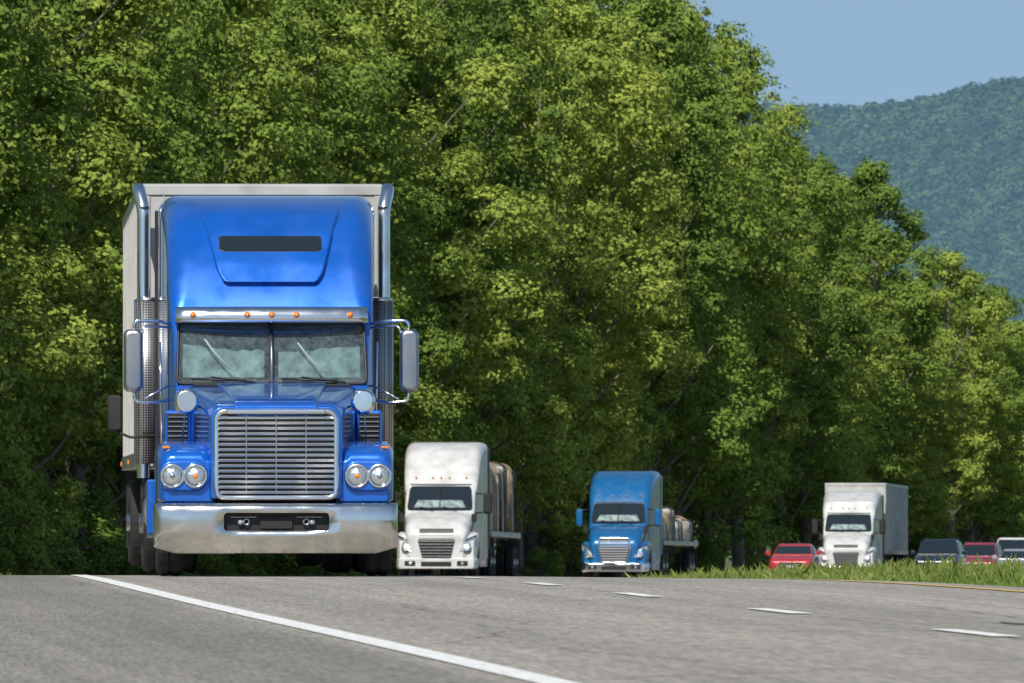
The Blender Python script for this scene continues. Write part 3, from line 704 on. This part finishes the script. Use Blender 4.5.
# ------------------------------------------------------------------ foliage
def leafmat(name, c0, c1, c2, transl=.35, objrand=True, haze_glow=None):
    m = bpy.data.materials.new(name); m.use_nodes = True; nt = m.node_tree; L = nt.links
    nt.nodes.clear()
    out = nt.nodes.new('ShaderNodeOutputMaterial')
    at = nt.nodes.new('ShaderNodeAttribute'); at.attribute_name = 'tint'
    cr = nt.nodes.new('ShaderNodeValToRGB'); e = cr.color_ramp.elements
    e[0].position = .05; e[0].color = (*c0, 1); e[1].position = .95; e[1].color = (*c2, 1); x = e.new(.5); x.color = (*c1, 1)
    oi = nt.nodes.new('ShaderNodeObjectInfo')
    ma = nt.nodes.new('ShaderNodeMath'); ma.operation = 'MULTIPLY_ADD'; ma.inputs[1].default_value = .55; L.new(oi.outputs['Random'], ma.inputs[0])
    ml = nt.nodes.new('ShaderNodeMath'); ml.operation = 'MULTIPLY'; ml.inputs[1].default_value = .55 if objrand else 1; L.new(at.outputs['Fac'], ml.inputs[0])
    if objrand: L.new(ml.outputs[0], ma.inputs[2]); fac = ma.outputs[0]
    else: fac = ml.outputs[0]
    L.new(fac, cr.inputs[0])
    d = nt.nodes.new('ShaderNodeBsdfDiffuse')
    L.new(cr.outputs[0], d.inputs[0])
    fin = d.outputs[0]
    if transl:
        t = nt.nodes.new('ShaderNodeBsdfTranslucent')
        hs = nt.nodes.new('ShaderNodeHueSaturation'); hs.inputs['Hue'].default_value = .488; hs.inputs['Value'].default_value = 1.2; L.new(cr.outputs[0], hs.inputs['Color']); L.new(hs.outputs[0], t.inputs[0])
        mx = nt.nodes.new('ShaderNodeMixShader'); mx.inputs[0].default_value = transl; L.new(d.outputs[0], mx.inputs[1]); L.new(t.outputs[0], mx.inputs[2])
        fin = mx.outputs[0]
    if haze_glow:
        em = nt.nodes.new('ShaderNodeEmission'); em.inputs[0].default_value = (*haze_glow, 1); em.inputs[1].default_value = 1  # emission added to the leaves in place of hazy air
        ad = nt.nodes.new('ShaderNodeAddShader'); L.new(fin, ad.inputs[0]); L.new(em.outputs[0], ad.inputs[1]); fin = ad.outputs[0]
    L.new(fin, out.inputs[0])
    return m
LEAF = leafmat('tree_leaves', (.088, .155, .040), (.185, .275, .055), (.36, .43, .090), .22)
BARK = mat('bark', (.16, .14, .11), .95, var=.4, vscale=4, bump=.6, bscale=10)

def unit(v): return v/np.maximum(np.linalg.norm(v, axis=-1, keepdims=True), 1e-6)
def leafquads(c, nrm, size, r, asp=.62):
    n = len(c); t = unit(np.cross(nrm, unit(r.normal(size=(n, 3))))); b = np.cross(nrm, t)
    s = size[:, None]
    V = np.stack([c+t*s*.5, c+b*s*.5*asp+nrm*s*.08, c-t*s*.5, c-b*s*.5*asp+nrm*s*.08], 1).reshape(-1, 3)
    return V, np.arange(4*n).reshape(-1, 4)
def nptube(pts, rad, k=6):
    pts = np.asarray(pts, float); V = []; Q = []
    for i, p in enumerate(pts):
        t = unit(pts[min(i+1, len(pts)-1)]-pts[max(i-1, 0)]); a = unit(np.cross(t, [.3, 1, .2])); b = np.cross(t, a)
        for j in range(k):
            th = 2*math.pi*j/k; V.append(p+(a*math.cos(th)+b*math.sin(th))*rad[i])
    for i in range(len(pts)-1):
        for j in range(k): Q.append((i*k+j, i*k+(j+1) % k, (i+1)*k+(j+1) % k, (i+1)*k+j))
    return np.array(V), np.array(Q)
def tree_mesh(name, seed, H=22., R=4.6, base=3.0, nl=26, nsub=34, nleaf=70, lsize=.21, profile='oval'):
    r = rs(seed); C = []; Nn = []; Sz = []; T = []
    lobes = []
    for i in range(nl):
        t = (i+.5)/nl; z = base+(H-base)*t
        if profile == 'oval': pr = R*(math.sin(math.pi*(.12+.80*t))**.7)
        elif profile == 'cone': pr = R*(1.05-t*.95)
        else: pr = R*(.55+.45*t)*(1 if t < .8 else (1-t)/.2*.7+.3)
        ang = i*2.399+r.uniform(-.6, .6); dist = pr*r.uniform(.35, .85)*(.4 if t > .9 else 1)
        lr = R*r.uniform(.18, .38)*(.70 if t > .85 else 1)
        lobes.append((np.array([dist*math.cos(ang), dist*math.sin(ang), z-lr*.3]), lr))
    for (lc, lr) in lobes:
        lt = r.uniform(0, 1)
        dirs = unit(r.normal(size=(nsub, 3))+np.array([0, 0, .25])+.5*unit(np.array([lc[0], lc[1], 0.01])))
        sc = lc+dirs*lr*(r.uniform(.55, 1.25, (nsub, 1)))*np.array([1, 1, .85])
        for k in range(nsub):
            cr_ = r.uniform(.25, .60); n = int(nleaf*r.uniform(.6, 1.3))
            dv = unit(r.normal(size=(n, 3))); rad = cr_*r.uniform(.35, 1.25, (n, 1))
            p = sc[k]+dv*rad*np.array([1, 1, .6]); p[:, 2] -= .25*np.linalg.norm(dv[:, :2]*rad, axis=1)
            nn = unit(dv*.7+dirs[k]*.7+np.array([0, 0, .35])+r.normal(size=(n, 3))*.42)
            C.append(p); Nn.append(nn); Sz.append(lsize*r.uniform(.6, 1.3, n)); T.append(np.clip(.3*lt+.35*r.uniform()+.35*r.uniform(size=n), 0, 1))
    C = np.concatenate(C); Nn = np.concatenate(Nn); Sz = np.concatenate(Sz); T = np.concatenate(T)
    V, Q = leafquads(C, Nn, Sz, r); tint = np.repeat(T, 4); mi = np.zeros(len(Q), int)
    tp = [np.array([0, 0, -1.5])]+[np.array([r.normal()*.15, r.normal()*.15, H*.92*s]) for s in np.linspace(.05, 1, 9)]
    tr = [.34*(1-.88*i/9)*H/22 for i in range(10)]; tr[0] = .42
    vs, qs, ms = [V], [Q], [mi]; off = len(V)
    v_, q_ = nptube(tp, tr, 8); vs.append(v_); qs.append(q_+off); ms.append(np.ones(len(q_), int)); off += len(v_)
    for (lc, lr) in lobes:
        z0 = max(1.5, lc[2]-np.linalg.norm(lc[:2])*.7-1); s_ = z0/(H*.92)
        mid_ = np.array([lc[0]*.45, lc[1]*.45, z0+(lc[2]-z0)*.35])
        rr_ = .10*(1-.6*s_)
        v_, q_ = nptube([np.array([0, 0, z0]), mid_, lc, lc+np.array([lc[0]*.1, lc[1]*.1, lr*.5])], [rr_, rr_*.75, rr_*.4, rr_*.1], 5)
        vs.append(v_); qs.append(q_+off); ms.append(np.ones(len(q_), int)); off += len(v_)
    V = np.concatenate(vs); Q = np.concatenate(qs); mi = np.concatenate(ms)
    tint = np.concatenate([tint, np.zeros(len(V)-len(tint))])
    return npmesh(name, V, Q, [LEAF, BARK], midx=mi, tint=tint)
TM = [tree_mesh('tree_a', 1, 22, 4.8, 4.2, 30, 36, 50, .19),
      tree_mesh('tree_b', 2, 21, 4.2, 3.4, 28, 36, 50, .17, 'oval'),
      tree_mesh('tree_c', 3, 23, 4.4, 5.0, 26, 38, 50, .20, 'vase'),
      tree_mesh('tree_d', 4, 20, 4.6, 2.8, 30, 34, 50, .17, 'cone'),
      tree_mesh('tree_e', 5, 22, 5.2, 4.4, 32, 34, 50, .19, 'vase')]
SH = [tree_mesh('shrub_a', 11, 4.5, 2.2, .3, 12, 22, 45, .16), tree_mesh('shrub_b', 12, 3.5, 1.9, .2, 10, 20, 45, .15)]
r = rs(77)
FOREST = empty('forest')
def treeH(d): return float(np.interp(d, [0, 300, 450, 480, 520, 560, 600, 650, 700, 800], [22, 22, 28, 30, 29.5, 27, 24.5, 18.5, 14, 13]))
def put(me, u, d, Ht, base, name, parent=None, wid=1.0):
    o = bpy.data.objects.new(name, me); COL.objects.link(o)
    s = Ht/base
    o.location = (float(xleft(d))+u, d, float(zterr(u, d))-.1); o.scale = (s*wid, s*wid, s)
    o.rotation_euler = (r.normal()*.03, r.normal()*.03, r.uniform(0, 6.28))
    if parent: o.parent = parent
    return o
BH = [22, 21, 23, 20, 22]
nt_ = 0
for row, (uo, sp, da, db) in enumerate([(-8.8, 5.6, 150, 830), (-14.5, 7, 200, 800), (-23, 9.5, 250, 620)]):
    d = da
    while d < db:
        k = r.randint(5); Ht = treeH(d)*r.uniform(.80, 1.10)*(1 if row else .95)
        if row == 0 and r.uniform() < .3: Ht *= .7
        put(TM[k], uo+r.uniform(-2.0, 1.6), d+r.uniform(-1.5, 1.5), Ht, BH[k], 'deciduous_tree' if row == 0 else 'forest_tree', None if row == 0 else FOREST, r.uniform(.9, 1.2)*(22/max(Ht, 12))**.35)
        nt_ += 1
        d += sp*r.uniform(.7, 1.25)
SHP = empty('roadside_shrubs')
d = 150
while d < 760:
    k = r.randint(2); put(SH[k], -6.8+r.uniform(-1.2, .5), d, r.uniform(1.2, 3.4), [4.5, 3.5][k], 'shrub', SHP, r.uniform(.9, 1.4)); d += r.uniform(1.8, 6.5)*(1.2 if d < 400 else 3.0)
print('trees', nt_)

# ------------------------------------------------------------------ grass
def grass(name, n, u0, u1, d0, d1, hh, seed, mats):
    g = rs(seed)
    uu = g.uniform(u0, u1, n); dd = d0+(d1-d0)*g.uniform(0, 1, n)**1.3
    cl = (np.sin(uu*1.7+dd*.31)+np.sin(uu*.6-dd*.13+2)+np.sin(dd*.05*uu*.3)+3)/6
    keep = g.uniform(size=n) < .5+.5*cl; uu = uu[keep]; dd = dd[keep]; cl = cl[keep]; m = len(uu)
    base = np.stack([xleft(dd)+uu, dd, zterr(uu, dd)-.01], -1)
    tall = g.uniform(size=m) < .02
    h_ = hh*(.5+.6*cl)*g.uniform(.5, 1.2, m)*np.where(tall, 2.1, 1)*(sstep(u0-.05, u0+1.6, uu)*.6+.4)
    ang = g.uniform(0, 6.28, m); w = g.uniform(.005, .012, m)*(1+dd/400)
    lean = g.normal(size=(m, 2))*.35*h_[:, None]
    dx = np.stack([np.cos(ang)*w, np.sin(ang)*w*.6, 0*w], -1)
    mid_ = base+np.stack([lean[:, 0]*.35, lean[:, 1]*.35, h_*.6], -1); tip = base+np.stack([lean[:, 0], lean[:, 1], h_], -1)
    V = np.stack([base-dx, base+dx, mid_+dx*.7, tip], 1).reshape(-1, 3)
    tint = np.repeat(np.clip(.5*cl+.5*g.uniform(size=m), 0, 1), 4)
    return npmesh(name, V, np.arange(4*m).reshape(-1, 4), mats, tint=tint)
GL = leafmat('grass_blades', (.085, .145, .035), (.165, .235, .05), (.33, .35, .13), .2, False)
addobj('median_grass', grass('median_grass', 380000, 8.1, 20, 85, 430, .135, 5, [GL]))
addobj('roadside_grass', grass('roadside_grass', 50000, -8.5, -3.5, 90, 430, .16, 6, [GL]))

# ------------------------------------------------------------------ distant hill
def hillz(X, Y):
    ridge = 131+.055*(X-120)+2.5*np.sin(X*.03+.6)+2*np.sin(X*.06+1)+6*np.sin(X*.006)
    t = sstep(4350, 5050, Y); back = 1-.5*sstep(5100, 6000, Y)
    side = sstep(-500, 60, X)
    return -14+(ridge+14+CZ)*t*back*side+12*np.sin(X*.05+Y*.02)*t*(1-t)*4
hx = np.arange(-700, 1800, 20.); hy = np.arange(4300, 6100, 20.)
HX, HY = np.meshgrid(hx, hy); V = np.stack([HX, HY, hillz(HX, HY)], -1).reshape(-1, 3); n = len(hx)
ii, jj = np.meshgrid(np.arange(len(hy)-1), np.arange(n-1), indexing='ij'); a_ = (ii*n+jj).ravel()
HAZE_GLOW = (.068, .130, .185)  # air haze painted in as a bluish glow of the hill materials
HZM = leafmat('hill_foliage_haze_glow', (.014, .030, .018), (.034, .056, .028), (.070, .095, .045), 0, False, HAZE_GLOW)
hzg = mat('hill_ground_haze_glow', (.02, .04, .03), .95, emis=(*HAZE_GLOW, 1))
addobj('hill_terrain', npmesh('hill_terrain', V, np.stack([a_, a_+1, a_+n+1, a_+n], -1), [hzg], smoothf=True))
g = rs(31); nc = 7500
cx = g.uniform(90, 330, nc); cy = g.uniform(4420, 5075, nc); cz = hillz(cx, cy)
cr_ = g.uniform(2.0, 6.2, nc); ct = g.uniform(0, 1, nc); L_ = 56
dv = unit(g.normal(size=(nc, L_, 3))+np.array([0, -.25, .35])); rad = cr_[:, None, None]*g.uniform(.75, 1.08, (nc, L_, 1))
p = np.stack([cx, cy, cz+cr_*.8], -1)[:, None, :]+dv*rad*np.array([1, 1, 1.1])
nn = unit(dv+g.normal(size=dv.shape)*.2)
tt = np.clip(.8*ct[:, None]+.2*g.uniform(size=(nc, L_)), 0, 1).ravel()
V, Q = leafquads(p.reshape(-1, 3), nn.reshape(-1, 3), (cr_[:, None]*g.uniform(.3, .6, (nc, L_))).ravel(), g, .8)
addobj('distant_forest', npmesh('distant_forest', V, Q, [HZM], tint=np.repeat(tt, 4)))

# ------------------------------------------------------------------ light, sky, camera
el = math.radians(46); az = math.radians(196)     # compass from +Y, clockwise: behind the camera, to the left
sun = bpy.data.lights.new('sun', 'SUN'); sun.energy = 5.0; sun.angle = math.radians(.5); sun.color = (1, .95, .86)
so = bpy.data.objects.new('sun', sun); COL.objects.link(so)
dirv = Vector((math.sin(az)*math.cos(el), math.cos(az)*math.cos(el), math.sin(el)))
so.rotation_euler = dirv.to_track_quat('Z', 'Y').to_euler(); so.location = (0, -50, 100)
w = bpy.data.worlds.new('World'); scene.world = w; w.use_nodes = True
nt = w.node_tree; sky = nt.nodes.new('ShaderNodeTexSky'); sky.sky_type = 'NISHITA'; sky.sun_disc = False
sky.sun_elevation = el; sky.sun_rotation = az; sky.air_density = 1.0; sky.dust_density = .3; sky.ozone_density = 3.0
tc = nt.nodes.new('ShaderNodeTexCoord'); va = nt.nodes.new('ShaderNodeVectorMath'); va.operation = 'ADD'; va.inputs[1].default_value = (0, 0, .20)
vn = nt.nodes.new('ShaderNodeVectorMath'); vn.operation = 'NORMALIZE'
hsv = nt.nodes.new('ShaderNodeHueSaturation'); hsv.inputs['Saturation'].default_value = .88; hsv.inputs['Hue'].default_value = .488
nt.links.new(tc.outputs['Generated'], va.inputs[0]); nt.links.new(va.outputs[0], vn.inputs[0]); nt.links.new(vn.outputs[0], sky.inputs[0])
nt.links.new(sky.outputs[0], hsv.inputs['Color']); nt.links.new(hsv.outputs[0], nt.nodes['Background'].inputs[0]); nt.nodes['Background'].inputs[1].default_value = .105
cam = bpy.data.cameras.new('camera'); co = bpy.data.objects.new('camera', cam); COL.objects.link(co)
cam.lens = 400; cam.sensor_width = 36; cam.clip_end = 20000; cam.clip_start = .5
cam.dof.use_dof = True; cam.dof.focus_distance = 118; cam.dof.aperture_fstop = 18
co.location = (0, 0, CZ); co.rotation_euler = (math.pi/2+.00795, 0, 0)
scene.camera = co
scene.view_settings.view_transform = 'Standard'; scene.view_settings.look = 'None'; scene.view_settings.exposure = 0
